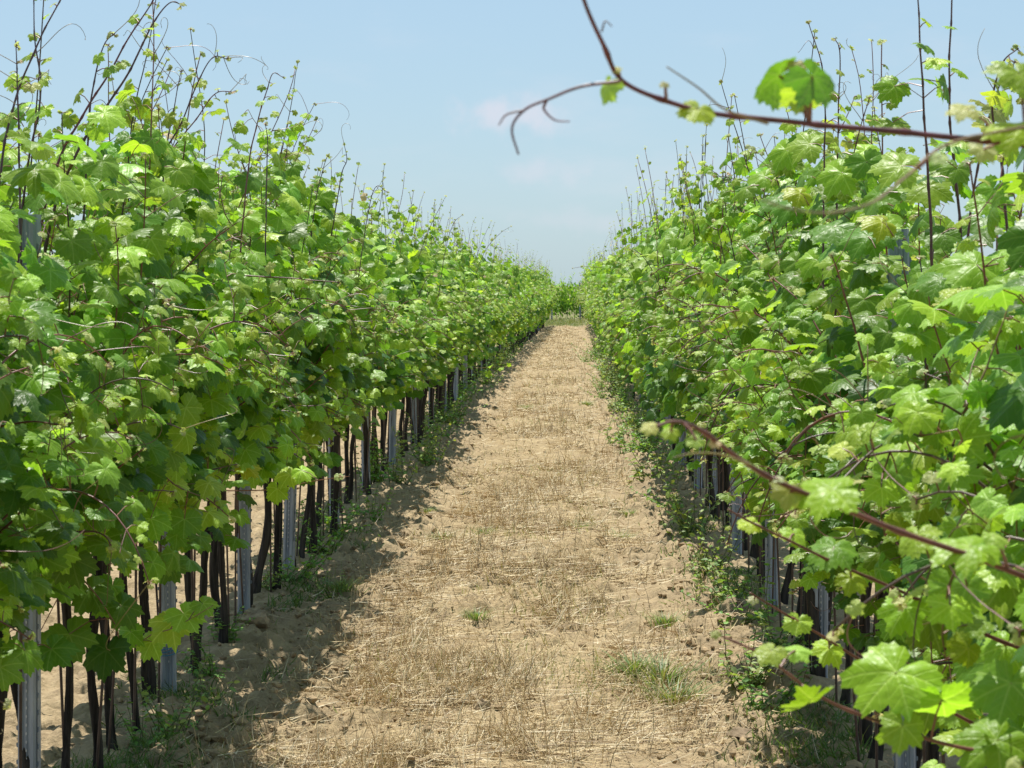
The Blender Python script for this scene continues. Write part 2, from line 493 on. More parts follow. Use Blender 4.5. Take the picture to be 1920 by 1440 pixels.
def grow(rng, p0, d0, L, bend, lean, step=0.06):
    P = [np.array(p0, float)]; d = nrm(d0); n = max(4, int(L/step)); wob = rng.normal(0, .05, 3)
    for i in range(n):
        t = i/n
        if i % 4 == 0: wob = rng.normal(0, .06, 3)
        d = nrm(d+bend(t)*lean+wob*0.6)
        q = P[-1]+d*step
        if q[2] < .70: break
        P.append(q)
    return np.array(P)

def clothe(cr, P, rng, base=0.076, bare=0.12, lod=0, young=0.0, tip=True, dens=1.0, lat=1.0):
    """Put leaves, side shoots and tendrils along a shoot."""
    n = len(P); T = nrm(np.gradient(P, axis=0)); sgn = 1
    for i in range(1, n):
        t = i/(n-1)
        high = P[i][2] > 2.18                       # bare whips above the hedge
        if t < bare or rng.random() > dens*(.85 if high else 1): continue
        sgn = -sgn
        a = nrm(np.cross(T[i], rng.normal(0, 1, 3)+np.array((0, 1.4, 0))))*sgn
        size = base*rng.uniform(.78, 1.2)*(1.0 if t < .55 else max(0.15, 1-(t-.55)*1.9))
        if high: size *= .82
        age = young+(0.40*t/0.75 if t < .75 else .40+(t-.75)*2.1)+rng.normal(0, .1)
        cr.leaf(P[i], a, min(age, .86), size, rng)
        if .12 < t < .85 and rng.random() < (.24 if lod < 2 else .14)*lat and not high:          # side shoot
            d = nrm(a+UP*.5+rng.normal(0, .3, 3)); q = P[i]
            k = rng.integers(3, 7); lp = [q]
            for j in range(k):
                d = nrm(d+rng.normal(0, .15, 3)+UP*.08); q = q+d*.045; lp.append(q)
                cr.leaf(q, np.cross(d, rng.normal(0, 1, 3)), .34+.24*j/k+rng.normal(0, .06), base*rng.uniform(.4, .75)*(1-.5*j/k), rng)
            cr.lat.append(np.array(lp))
        if lod == 0 and t > .35 and rng.random() < .22:
            cr.tend.append(tendril_path(P[i], -a+T[i]*.8, rng.uniform(.10, .28), rng))
    if tip:
        for j in range(3):
            cr.leaf(P[-1], T[-1]*.6+rng.normal(0, .6, 3), .92, rng.uniform(.007, .014), rng, pet=.010)

def make_vine_parts(seed, lod, lowleaf=True):
    """Shoot paths and crown records in vine-local space (x across the row, y along it)."""
    r = np.random.default_rng(seed)
    cr, shoots = Crown(), []
    lush = r.uniform(.66, 1.0)                              # some vines are thinner than others
    zc = 0.84
    cord = np.array([(r.normal(0, .015), y, zc+.04*math.sin(y*5)+r.normal(0, .012)) for y in np.linspace(-.42, .42, 9)])
    ns = 17 if lod < 2 else 12
    for i in range(ns):
        y0 = r.uniform(-.42, .42); p0 = np.array((r.normal(0, .04), y0, zc+.02)); s = 1 if i % 2 else -1
        u = r.random()
        if u < .50:
            L = (r.uniform(.95, 1.33) if lod == 0 else r.uniform(.86, 1.24)) if r.random() > .32 else r.uniform(1.35, 1.8)
            P = grow(r, p0, (s*r.uniform(.05, .42), r.normal(0, .22), 1), L, lambda t: np.array((-s*.015, 0, .03+.02*t)), 1)
        elif u < .82:
            L = r.uniform(.92, 1.38)
            P = grow(r, p0, (s*r.uniform(.30, .65), r.normal(0, .25), 1), L, lambda t: np.array((s*.035, 0, .03-.20*t)), 1)
        else:
            L = r.uniform(.30, .65)
            P = grow(r, p0, (s*1.0, r.normal(0, .5), .5), L, lambda t: np.array((s*.01, 0, -.10)), 1)
        P[:, 0] = np.where(np.abs(P[:, 0]) > .26, np.sign(P[:, 0])*(.26+(np.abs(P[:, 0])-.26)*.55), P[:, 0])
        shoots.append(P)
        clothe(cr, P, r, base=.077 if lod < 2 else .087, lod=lod, bare=.06, dens=lush if lod < 2 else .8*lush)
    # inner and skirt leaves that close the hedge wall
    nf = int((215, 215, 150)[lod]*(lush*1.5-.5))
    for k in range(nf):
        z = r.uniform(.78, 2.0 if lod == 0 else 1.9); s = r.choice((-1, 1)); w = .16+.14*math.sin((z-.65)/1.5*math.pi)
        b = np.array((s*w*r.uniform(.25, 1.0), r.uniform(-.46, .46), z))
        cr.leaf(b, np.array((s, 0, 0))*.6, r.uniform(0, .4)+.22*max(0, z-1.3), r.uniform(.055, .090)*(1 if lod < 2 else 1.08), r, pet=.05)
    if lowleaf:
        for k in range(r.integers(4, 12)):
            s = r.choice((-1, 1)); b = np.array((s*r.uniform(.02, .2), r.uniform(-.4, .4), r.uniform(.58, .75)))
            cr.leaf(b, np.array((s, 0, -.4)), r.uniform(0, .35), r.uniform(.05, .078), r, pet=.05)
    return cr, shoots, cord, r

def fill_crown(mb, cr, lod, r):
    P, T, N, S, C = cr.arrays()
    add_leaves(mb, lod, P, T, N, S, C, r, 0)
    if lod == 0:
        petioles(mb, np.array(cr.A), P, .0015, 1, (0.22, 0.10, 0.06))
        for t in cr.tend: tube(mb, t, np.linspace(.0016, .0007, len(t)), 3, 1, (0.20, 0.15, 0.05) if r.random() < .5 else (0.16, .07, .06))
    for l in cr.lat:
        if lod < 2: tube(mb, l, np.linspace(.0024, .0012, len(l)), 3, 1, (0.17, 0.11, 0.05))

def trunk_mesh(seed, hi=True):
    r = np.random.default_rng(seed)
    n, k = (34, 14) if hi else (9, 6)
    z = np.linspace(-.08, .86, n)
    ph = r.uniform(0, 6, 4); am = r.uniform(.012, .032, 2)
    x = am[0]*np.sin(z*3.6+ph[0])+.008*np.sin(z*13+ph[1]); y = am[1]*np.sin(z*3.3+ph[2])+.010*np.sin(z*11+ph[3])
    x, y = x-x[2], y-y[2]
    P = np.stack([x, y, z], -1)
    R = r.uniform(.016, .023)*(1+.35*np.exp(-(z/.08)**2)+.22*np.exp(-((z-.84)/.08)**2)+.10*np.sin(z*23+ph[1]))
    mb = MB(); tube(mb, P, R, k, 0, (0.036, 0.031, 0.027))
    V = mb.v[0]
    q = V[:n*k].reshape(n, k, 3); c = P[:, None]
    a = np.arange(k)*2*math.pi/k
    rid = 1+.16*np.sin(3*a[None]+z[:, None]*4+ph[0])+.10*np.sin(5*a[None]-z[:, None]*7+ph[2])+r.normal(0, .05, (n, k))
    q[:] = c+(q-c)*rid[..., None]
    return mb.mesh('trunk', [BARK])

# libraries of shared part meshes
TRUNK_HI = [trunk_mesh(20+i) for i in range(7)]
TRUNK_LO = [trunk_mesh(40+i, False) for i in range(5)]
def near_kit(seed):
    cr, shoots, cord, r = make_vine_parts(seed, 0)
    mb = MB(); fill_crown(mb, cr, 0, r)
    fol = mb.mesh('foliage', [LEAF, STEM])
    canes = []
    for P in shoots:
        m = MB(); tube(m, P, np.linspace(.0048, .0017, len(P)), 6, 0, stem_colour(r)); canes.append(m.mesh('cane', [STEM]))
    m = MB(); tube(m, cord, np.linspace(.017, .012, len(cord)), 8, 0, (0.075, 0.05, 0.036)); arm = m.mesh('cordon', [BARK])
    return fol, canes, arm
def crown_kit(seed, lod):
    cr, shoots, cord, r = make_vine_parts(seed, lod)
    mb = MB(); fill_crown(mb, cr, lod, r)
    for P in shoots: tube(mb, P[::2] if lod == 2 else P, np.linspace(.0046, .0018, len(P[::2] if lod == 2 else P)), 3 if lod == 2 else 4, 1, stem_colour(r))
    return mb.mesh('crown', [LEAF, STEM])
NEAR = [near_kit(500+i) for i in range(15)]
MID = [crown_kit(600+i, 1) for i in range(12)]
FAR = [crown_kit(700+i, 2) for i in range(10)]

# ------------------------------------------------------------------ trellis posts
ORD = ['first', 'second', 'third', 'fourth', 'fifth', 'sixth', 'seventh', 'eighth', 'ninth', 'tenth', 'eleventh', 'twelfth']
def post_mesh(seed):
    r = np.random.default_rng(seed)
    prof = [(-.030, .018), (-.030, -.010), (-.024, -.016), (-.014, -.016), (-.010, -.009), (-.004, -.009), (0, -.013), (.004, -.009), (.010, -.009), (.014, -.016), (.024, -.016), (.030, -.010), (.030, .018)]
    prof = np.array(prof); th = .0022
    inner = prof*np.array((.90, 1))+np.array((0, th))
    loop = np.concatenate([prof, inner[::-1]])
    zs = np.linspace(-.15, 1.80, 12)
    k = len(loop); V = np.concatenate([np.column_stack([loop, np.full(k, z)]) for z in zs])
    i = np.arange(len(zs)-1)[:, None]*k; j = np.arange(k)[None]; j2 = (j+1) % k
    mb = MB(); tone = np.array((0.29, 0.33, 0.39))*r.uniform(.85, 1.1)
    mb.add(V, np.stack([i+j, i+j2, i+k+j2, i+k+j], -1).reshape(-1, 4), 0, tone)
    m = len(prof); q = (len(zs)-1)*k
    mb.add(V[q:], np.array([[t, t+1, k-2-t, k-1-t] for t in range(m-1)]), 0, tone)
    body = mb.mesh('channel', [STEEL], smooth=False)
    combs = []                                  # toothed wire-hook edges
    for sd in (-1, 1):
        hk = MB(); x = sd*.0305; q = []
        for z in np.arange(.15, 1.75, .05): q += [(z, .0025), (z+.004, .0075), (z+.014, .0075), (z+.016, .0025)]
        q = np.array(q); n = len(q)
        A = np.column_stack([np.full(n, x), np.full(n, -.004), q[:, 0]]); B = np.column_stack([x+sd*q[:, 1], np.full(n, -.006), q[:, 0]])
        V = np.concatenate([A, B, A+np.array((0, .004, 0)), B+np.array((0, .004, 0))]); t = np.arange(n-1)
        hk.add(V, np.concatenate([np.stack([t, t+1, n+t+1, n+t], -1), np.stack([2*n+t, 3*n+t, 3*n+t+1, 2*n+t+1], -1), np.stack([n+t, n+t+1, 3*n+t+1, 3*n+t], -1)]), 0, tone*.9)
        combs.append(hk.mesh('hook_strip', [STEEL], False))
    dots = MB()
    for z in np.arange(.12, 1.75, .025):
        a = np.linspace(0, 2*math.pi, 7)[:-1]
        V = np.column_stack([np.cos(a)*.0022, np.full(6, -.0138), z+np.sin(a)*.005])
        V = np.concatenate([V, V*np.array((1.3, 1, 1))+np.array((0, .003, 0)) if False else V+np.array((0, .003, 0))])
        dots.add(V, [np.array([[0, 1, 2], [0, 2, 3], [0, 3, 4], [0, 4, 5]]), np.array([[t, t+6, (t+1) % 6+6, (t+1) % 6] for t in range(6)])], 0, (0.62, 0.63, 0.64))
    return body, combs, dots.mesh('bead_line', [STEEL], False)
POSTS = [post_mesh(800+i) for i in range(4)]
rp = np.random.default_rng(5)
def post(x, y, label, group, d):
    k = rp.integers(0, 4)
    o = thing('trellis_post', label, 'post', (x, y, gz(x, y)), rp.normal(0, .25)+(0 if x < 0 else 0.15), 1, group)
    o.rotation_euler.x = rp.normal(0, .015); o.rotation_euler.y = rp.normal(0, .018)
    link('channel', POSTS[k][0], o)
    if d < 20:
        [link('hook_strip', c, o) for c in POSTS[k][1]]; link('bead_line', POSTS[k][2], o)
    return o
LP = [6.9, 9.36, 11.55, 13.4, 16.06, 18.6, 21.4, 24.4, 27.5]
while LP[-1] < 92: LP.append(LP[-1]+3.0)
RP = [4.75, 7.2, 9.68, 11.95, 14.4, 16.7, 18.8, 21.4, 24.2]
while RP[-1] < 92: RP.append(RP[-1]+3.0)
for side, xs, L in (('left', XL, LP), ('right', XR, RP)):
    for i, y in enumerate(L):
        if i < 8:
            lab = f'grey ribbed metal post, {ORD[i]} from the near end of the {side} row'
            if side == 'left' and i == 1: lab = 'grey ribbed metal post with blue twine tied round it in the left row'
        else:
            st = 'middle' if y < 50 else 'distant'
            lab = f'grey metal trellis post among dark trunks in the {st} stretch of the {side} row'
        post(xs+(0 if side == 'right' else .55*float(sstep(35, 97, y))), y, lab, f'metal posts of the {side} vine row', y)
# blue twine round the second post
mb = MB()
for h, q in ((.16, 0), (.172, .4), (.18, .9)):
    a = np.linspace(0, 2*math.pi, 25)+q
    tube(mb, np.column_stack([XL+.045*np.cos(a)-.01, 9.36+.045*np.sin(a)-.005, gz(XL, 9.36)+h+.012*np.sin(a+q)]), .0022, 5, 0, (0.05, 0.20, 0.34))
tag(mb.build('twine_tie', TWINE), 'blue twine tied round a post and trunk at bottom left', 'twine')

# ------------------------------------------------------------------ vines
rv = np.random.default_rng(77)
left_y = [4.2, 5.0, 5.85, 6.66, 7.55, 8.38, 9.15, 10.05, 10.9]
dbl = {7.55: (-.15, .15), 9.15: (-.14, .15), 10.05: (-.15, .15), 10.9: (-.2, .2)}
while left_y[-1] < Y_END-.8: left_y.append(left_y[-1]+.82)
right_y = [1.7]
while right_y[-1] < Y_END-.8: right_y.append(right_y[-1]+.82)

def vine_label(side, y, L, idx_in_span):
    """Say which vine it is by the posts it stands between."""
    k = sum(1 for p in L if p < y)
    w = ORD[idx_in_span]
    if k == 0: return f'leafy grapevine in the {side} row, {w} of those before its nearest metal post'
    if k < 7: return f'leafy grapevine, {w} of those between the {ORD[k-1]} and {ORD[k]} posts of the {side} row'
    if y < 48: return f'leafy grapevine in the middle stretch of the {side} row, its stem in the shade'
    return f'small looking far grapevine in the distant stretch of the {side} row'

vines = {}
def plant(side, x, y, label, group, trunks=None, rz=None, lod=None, sc=None):
    lod = lod if lod is not None else (0 if y < 15 else 1 if y < 38 else 2)
    rz = rz if rz is not None else rv.normal(0, .10)
    sc = sc if sc is not None else rv.uniform(.95, 1.06)
    x = x+rv.normal(0, .03)
    o = thing('grapevine', label, 'grapevine', (x, y, gz(x, y)), rz, sc, group)
    o.scale.z *= rv.uniform(.94, 1.06)
    if trunks is None: trunks = (0,) if rv.random() < .22 else (-.16+rv.normal(0, .03), .17+rv.normal(0, .03))
    for t in trunks:
        lib = TRUNK_HI if y < 26 else TRUNK_LO
        tr = link('trunk', lib[rv.integers(0, len(lib))], o)
        tr.location = (rv.normal(0, .02), t, 0); tr.rotation_euler = (rv.normal(0, .045), rv.normal(0, .03), rv.uniform(0, 6.28))
        tr.scale = (rv.uniform(.58, .90),)*2+(1,)
    if lod == 0:
        fol, canes, arm = NEAR[rv.integers(0, len(NEAR))]
        link('cordon', arm, o)
        for c in canes: link('cane', c, o)
        link('foliage', fol, o)
    else:
        lib = MID if lod == 1 else FAR
        c = link('crown', lib[rv.integers(0, len(lib))], o)
        low = 0.24 if side == 'right' else 0.26*float(sstep(20, 45, y))      # these crowns hang lower towards the lane
        c.location = (-.09 if side == 'right' else 0, 0, -low); c.scale = (1, 1, 1+.52*low)
    if y < 8 and side != 'cross': o.scale.z *= (.92 if side == 'right' else .97)
    vines[(side, round(y, 2))] = o
    return o
for side, x, ys, L in (('left', XL, left_y, LP), ('right', XR, right_y, RP)):
    cnt = {}
    for y in ys:
        k = sum(1 for p in L if p < y); j = cnt.get(k, 0); cnt[k] = j+1
        plant(side, x+(.04 if side == 'right' else .55*float(sstep(35, 97, y))), y, vine_label(side, y, L, min(j, 11)), f'grapevines of the {side} row', dbl.get(y))
# the row that runs across beyond the turf strip
for yy, x0 in ((115.5, -4.4), (118.0, -2.6), (120.5, -2.4)):
    for x in np.arange(x0, -x0+.2, .82):
        o = plant('cross', x, yy+rv.normal(0, .1), 'small grapevine in the cross rows that close the far end of the lane', 'grapevines of the far cross rows', rz=math.pi/2, lod=2, sc=.80)
        for ch in o.children:
            if ch.name.startswith('crown'): ch.scale = (1, 1, 1.6); ch.location.z = -.98+rv.normal(0, .10)
post(-.78, 114.6, 'tiny pale post at the foot of the far cross row', 'posts of the far cross row', 115).scale = (1.3, 1.3, .6)
post(.58, 114.8, 'tiny pale post standing up into the far cross row beside the right row', 'posts of the far cross row', 115)

def local(o, P):
    """World points into the space of a thing's Empty."""
    M = Matrix.LocRotScale(o.location, o.rotation_euler, o.scale).inverted()
    A = np.array(M)
    return np.asarray(P)@A[:3, :3].T+A[:3, 3]

def nearest(side, y):
    k = min((k for k in vines if k[0] == side), key=lambda k: abs(k[1]-y))
    return vines[k]

def cane(side, root_y, pts, d, r0, r1, col, leaves=(), tendrils=(), auto=None, seed=1):
    """A single long shoot through photo pixels; d = distance at its first and last point.
    leaves: (px, py, size_px, tip_angle_deg, face, age, node_t) - tip angle 0 = down in the picture, clockwise to the left."""
    r = np.random.default_rng(seed)
    o = nearest(side, root_y)
    if auto and pts[0][1] < 480 and pts[0][1] > pts[-1][1]+20:      # run the shoot on down into the hedge
        (ax, ay), (bx, by) = pts[0], pts[1]
        k_ = .42*FPX/d[0]/max(40, math.hypot(ax-bx, ay-by))
        pts = [(ax+(ax-bx)*k_*.5, ay+abs(ay-by)*k_)]+list(pts)
        auto = (auto[0]+5, auto[1], max(.12, auto[2]-.1), auto[3], auto[4])
    ds = np.linspace(d[0], d[1], len(pts))
    P = np.array([at(px, py, q) if len(p) == 2 else np.array(p) for p, q in zip(pts, ds) for px, py in [p[:2]]])
    ln = np.linalg.norm(np.diff(P, axis=0), axis=1).sum()
    S = smooth_path(P, max(12*len(P), min(220, int(ln/.008))))
    ar = np.concatenate([[0], np.cumsum(np.linalg.norm(np.diff(S, axis=0), axis=1))])
    kn = np.abs((ar/.085+.5) % 1-.5)*.085                     # distance to the nearest node
    side_ = nrm(np.cross(nrm(np.gradient(S, axis=0)), (0.2, 0.9, 0.3)))
    S = S+side_*(.0022*(np.abs((ar/.085) % 2-1)-.5))[:, None]*min(1, r0/.004)
    mb = MB(); tube(mb, local(o, S), np.linspace(r0, r1, len(S))*(1+.38*np.exp(-(kn/.007)**2)), 8, 0, col)
    c = mb.build('cane', STEM, o)
    lm = MB(); cr = Crown(); any_ = False
    for (px, py, spx, ang, face, age, nt) in leaves:
        node = S[min(int(nt*(len(S)-1)), len(S)-1)]
        q = node[1]+r.normal(0, .02)
        s = spx/FPX*q/1.7
        a = math.radians(ang)
        tip = np.array((-math.sin(a), r.normal(0, .2), -math.cos(a)))
        n = np.array((face[0], -face[1], face[2]))
        ctr = at(px, py, q)
        p = ctr-nrm(tip)*s*.3
        cr.A.append(node); cr.P.append(p); cr.T.append(tip); cr.N.append(n); cr.S.append(s); cr.C.append(leaf_colour(age, r)); any_ = True
    for (tp, tq) in tendrils:
        qs = np.linspace(tq[0], tq[1], len(tp))
        T = smooth_path(np.array([at(px, py, q) for (px, py), q in zip(tp, qs)]), 8*len(tp))
        tube(lm, local(o, T), np.linspace(tq[2], tq[2]*.5, len(T)), 5, 1, tq[3])
        any_ = True
    if auto:
        clothe(cr, S[::max(1, len(S)//auto[0])], r, base=auto[1]*.85, bare=auto[2], lod=0, young=auto[3], dens=auto[4]*.95, lat=.12); any_ = True
    if cr.P:
        Pq, Tq, Nq, Sq, Cq = cr.arrays()
        Ri = np.array(Matrix.Rotation(-o.rotation_euler.z, 3, 'Z'))
        k = 1/o.scale[0]
        add_leaves(lm, 0, local(o, Pq), Tq@Ri.T, Nq@Ri.T, Sq*k, Cq, r, 0)
        petioles(lm, local(o, np.array(cr.A)), local(o, Pq), .0017, 1, (0.20, 0.08, 0.06))
        for t in cr.tend: tube(lm, local(o, t), np.linspace(.0014, .0007, len(t)), 3, 1, (0.19, 0.13, 0.06))
        for l in cr.lat: tube(lm, local(o, l), np.linspace(.0024, .0012, len(l)), 3, 1, (0.17, 0.10, 0.05))
    if any_: lm.build('leaves', [LEAF, STEM], c)
    return c

PURP, DARK, BRWN, PINK = (0.130, 0.036, 0.044), (0.085, 0.036, 0.042), (0.15, 0.075, 0.04), (0.165, 0.062, 0.050)
# blurred shoot crossing the sky
c = cane('right', 2.5, [(2140, 330), (1920, 272), (1720, 252), (1510, 230), (1350, 216), (1250, 188), (1165, 150), (1128, 80), (1096, 0), (1085, -70)], (2.35, 2.05), .0037, .0016, PURP,
     leaves=[(1452, 158, 125, 32, (-.55, -.6, .55), .12, .33), (1532, 162, 120, -24, (.6, -.6, .5), .08, .33), (1498, 192, 85, 5, (.1, -.7, .65), .42, .33), (1492, 118, 45, 150, (0, .8, .6), .95, .33),
             (1305, 218, 80, 20, (.2, .6, .6), .62, .50), (1132, 172, 70, 35, (-.7, .6, .2), .70, .66), (1245, 155, 25, 170, (0, .7, .6), .93, .56), (1155, 128, 24, 120, (0, .7, .6), .95, .68),
             (1905, 160, 130, 10, (.3, .6, .7), .45, .11), (1800, 205, 70, 90, (0, .6, .8), .93, .14), (1890, 250, 130, 60, (.1, .6, .8), .5, .1), (1840, 290, 60, 20, (.2, .7, .5), .9, .12)],
     tendrils=[([(1165, 152), (1090, 162), (1030, 185), (985, 205), (960, 240), (972, 290)], (2.06, 2.06, .0019, (0.16, .07, .08))), ([(1025, 188), (1020, 205), (1040, 225), (1068, 228)], (2.06, 2.07, .0014, (0.16, .07, .08))),
               ([(985, 206), (950, 215), (935, 235)], (2.06, 2.06, .0012, (0.18, .09, .08))),
               ([(1440, 232), (1360, 205), (1310, 165), (1250, 125)], (2.1, 2.05, .0015, (0.24, .17, .07))), ([(1128, 60), (1135, 40), (1148, 50)], (2.05, 2.05, .001, (0.2, .12, .09)))], seed=3)
c['label'] = 'blurred purple shoot reaching left across the open sky'
c = cane('right', 2.5, [(1960, 230), (1780, 270), (1700, 330), (1640, 378), (1560, 398), (1480, 392), (1420, 370)], (1.9, 1.5), .0015, .0007, (0.20, .12, .05), leaves=[(1760, 300, 40, 30, (0, .7, .6), .92, .3), (1640, 600, 50, 30, (0, .7, .5), .5, .5)][:1], seed=4)
# blurred shoot at mid height on the right
c = cane('right', 2.5, [(2200, 1190), (2050, 1130), (1920, 1080), (1760, 1022), (1600, 962), (1480, 912), (1390, 862), (1310, 806), (1265, 790), (1225, 800)], (2.5, 2.2), .0041, .0018, PINK,
     leaves=[(1535, 915, 150, 100, (-.2, .5, .85), .50, .50), (1475, 935, 80, 20, (.3, .6, .3), .80, .52), (1215, 805, 40, 60, (0, .6, .5), .9, .98), (1300, 830, 40, 50, (0, .6, .5), .75, .85), (1340, 835, 26, 20, (0, .7, .6), .95, .78),
             (1800, 1045, 150, 40, (0, .45, .9), .5, .28), (1870, 1010, 60, -60, (.2, .5, .9), .7, .25), (1255, 815, 40, 30, (0, .6, .5), .72, .9), (1460, 895, 24, 180, (0, .6, .6), .97, .6)],
     tendrils=[([(1410, 872), (1350, 852), (1300, 850), (1262, 858)], (2.26, 2.2, .0015, (0.26, .2, .07)))], seed=5)
c['label'] = 'blurred red shoot pointing left into the lane at mid height'
cane('right', 3.35, [(2060, 1270), (1850, 1190), (1720, 1122), (1620, 1080), (1530, 1038), (1450, 1000), (1365, 955)], (3.6, 3.3), .0036, .0014, PINK,
     leaves=[(1562, 1042, 105, 5, (0, .55, .85), .28, .62), (1692, 1155, 120, 15, (-.1, .75, .6), .42, .40), (1400, 985, 50, 60, (0, .6, .8), .6, .88), (1485, 1010, 60, 20, (.3, .5, .6), .62, .78), (1600, 1095, 70, -20, (.2, .6, .7), .5, .55), (1790, 1130, 90, -40, (0, .6, .8), .4, .3), (1880, 1230, 110, 20, (-.2, .7, .6), .35, .16)], seed=6)
cane('right', 4.15, [(1900, 1400), (1740, 1310), (1640, 1252), (1560, 1205), (1480, 1155), (1405, 1112)], (4.2, 4.0), .0036, .0013, (0.16, .06, .045),
     leaves=[(1495, 1175, 60, 10, (0, .8, .5), .70, .80), (1550, 1228, 75, 20, (.2, .6, .7), .55, .62), (1410, 1125, 24, 70, (0, .6, .6), .96, .98), (1640, 1270, 80, 0, (0, .7, .6), .45, .4)], seed=7)
cane('right', 2.5, [(2080, 1470), (1920, 1422), (1760, 1392), (1620, 1342), (1520, 1296), (1430, 1228), (1345, 1188)], (2.9, 2.8), .0034, .0013, PINK,
     leaves=[(1440, 1232, 75, 30, (0, .6, .8), .62, .86), (1512, 1330, 130, 25, (.4, .4, -.6), .45, .70), (1668, 1290, 200, 20, (-.15, .75, .7), .40, .48), (1770, 1335, 130, -10, (0, .7, -.45), .45, .36), (1850, 1410, 170, 40, (0, .7, .7), .35, .2),
             (1340, 1190, 26, 60, (0, .6, .6), .97, .99), (1500, 1215, 60, -120, (0, .5, .8), .6, .78), (1690, 1380, 110, 10, (.1, .75, .4), .45, .45), (1890, 1310, 170, 10, (-.2, .7, .6), .3, .12)], seed=8)
# red shoots across the face of the right hedge
for k, (pts, dd) in enumerate([([(1830, 1330), (1740, 1140), (1690, 1000), (1650, 880), (1610, 800)], (5.6, 5.3)), ([(1730, 1000), (1660, 830), (1620, 680), (1580, 540), (1560, 480)], (6.3, 6.1)), ([(1790, 860), (1740, 700), (1715, 600), (1690, 480)], (6.0, 5.8)),
                               ([(1590, 960), (1540, 830), (1490, 710), (1440, 610)], (8.2, 8.0)), ([(1930, 1110), (1860, 960), (1790, 830), (1760, 760)], (4.5, 4.3)), ([(1460, 800), (1420, 700), (1385, 640)], (9.5, 9.2))]):
    cane('right', dd[0], pts, dd, .0038, .0015, PINK if k % 2 else (0.12, .05, .04), auto=(14, .05, .35, .35, .7), seed=30+k)
# tall shoots above the right hedge
for k, (pts, d, r0, au) in enumerate([([(1745, 420), (1735, 250), (1728, 130), (1722, 20), (1718, -60)], 6.0, .0044, (20, .07, .3, .05, .55)), ([(1800, 420), (1783, 250), (1780, 130), (1785, 0), (1790, -70)], 6.3, .0042, (16, .06, .35, .1, .45)),
                                      ([(1545, 330), (1547, 210), (1540, 120), (1515, 40)], 7.6, .0034, (16, .045, .45, .4, .7)), ([(1570, 340), (1572, 210), (1575, 100), (1565, 72)], 7.9, .0032, (14, .045, .35, .35, .7)),
                                      ([(1585, 380), (1605, 270), (1630, 185)], 7.2, .003, (12, .045, .4, .45, .7)), ([(1880, 330), (1860, 200), (1880, 120), (1910, 90)], 5.6, .004, (14, .05, .3, .45, .7)), ([(1830, 330), (1870, 170), (1905, 115)], 5.8, .0038, (14, .05, .3, .45, .6)),
                                      ([(1310, 430), (1290, 370), (1285, 340)], 14.5, .003, (9, .04, .3, .5, .7)), ([(1395, 420), (1372, 340), (1340, 330)], 11.5, .003, (10, .04, .3, .5, .7)), ([(1470, 390), (1455, 330), (1452, 310)], 9.5, .003, (9, .04, .3, .5, .7))]):
    cane('right', d, pts, (d, d-.1), r0, .0013, DARK, auto=au, seed=50+k)
# tall shoots above the left hedge
for k, (pts, d, r0, col, au) in enumerate([([(95, 420), (132, 312), (175, 235), (228, 158), (262, 95), (290, 38), (320, 5), (345, 12)], 7.2, .0052, DARK, (16, .06, .2, .3, .42)), ([(100, 330), (150, 225), (200, 145), (248, 60), (288, 0), (305, -50)], 7.4, .0046, PURP, (14, .055, .3, .35, .42)),
                                           ([(0, 330), (25, 200), (65, 95), (110, 5), (130, -30)], 6.6, .0042, DARK, (14, .045, .3, .4, .5)), ([(48, 340), (76, 180), (66, 80), (62, -20)], 6.7, .004, DARK, (14, .045, .3, .35, .5)), ([(35, 240), (32, 150), (30, 75)], 6.5, .0032, DARK, (9, .035, .3, .5, .8)),
                                           ([(165, 260), (175, 160), (195, 85), (215, 62)], 7.2, .0035, DARK, (10, .05, .2, .4, .7)), ([(290, 330), (340, 230), (375, 145), (400, 108), (425, 110)], 8.2, .0036, DARK, (14, .05, .3, .4, .6)), ([(310, 300), (325, 210), (340, 130)], 8.3, .0034, DARK, (12, .045, .3, .45, .6)),
                                           ([(300, 320), (370, 220), (405, 175), (440, 172)], 8.6, .0032, PURP, (12, .04, .3, .5, .7)), ([(465, 320), (480, 240), (500, 170), (512, 138), (530, 145)], 9.7, .0034, PINK, (12, .04, .35, .5, .7)), ([(500, 330), (502, 270), (498, 235)], 10.0, .003, DARK, (9, .035, .4, .5, .7)),
                                           ([(590, 390), (605, 320), (615, 290)], 11.8, .003, DARK, (9, .035, .4, .5, .8)), ([(640, 330), (650, 300), (645, 268)], 12.6, .003, DARK, (9, .035, .4, .5, .8)), ([(690, 400), (705, 350), (725, 360)], 14, .003, DARK, (9, .035, .4, .5, .8)), ([(835, 470), (850, 420), (868, 402)], 20, .003, DARK, (8, .035, .4, .5, .8)),
                                           ([(910, 470), (935, 440), (958, 424)], 27, .003, DARK, (8, .035, .4, .5, .8))]):
    cane('left', d, pts, (d, d+.1), r0, .0013, col, auto=au, seed=80+k)
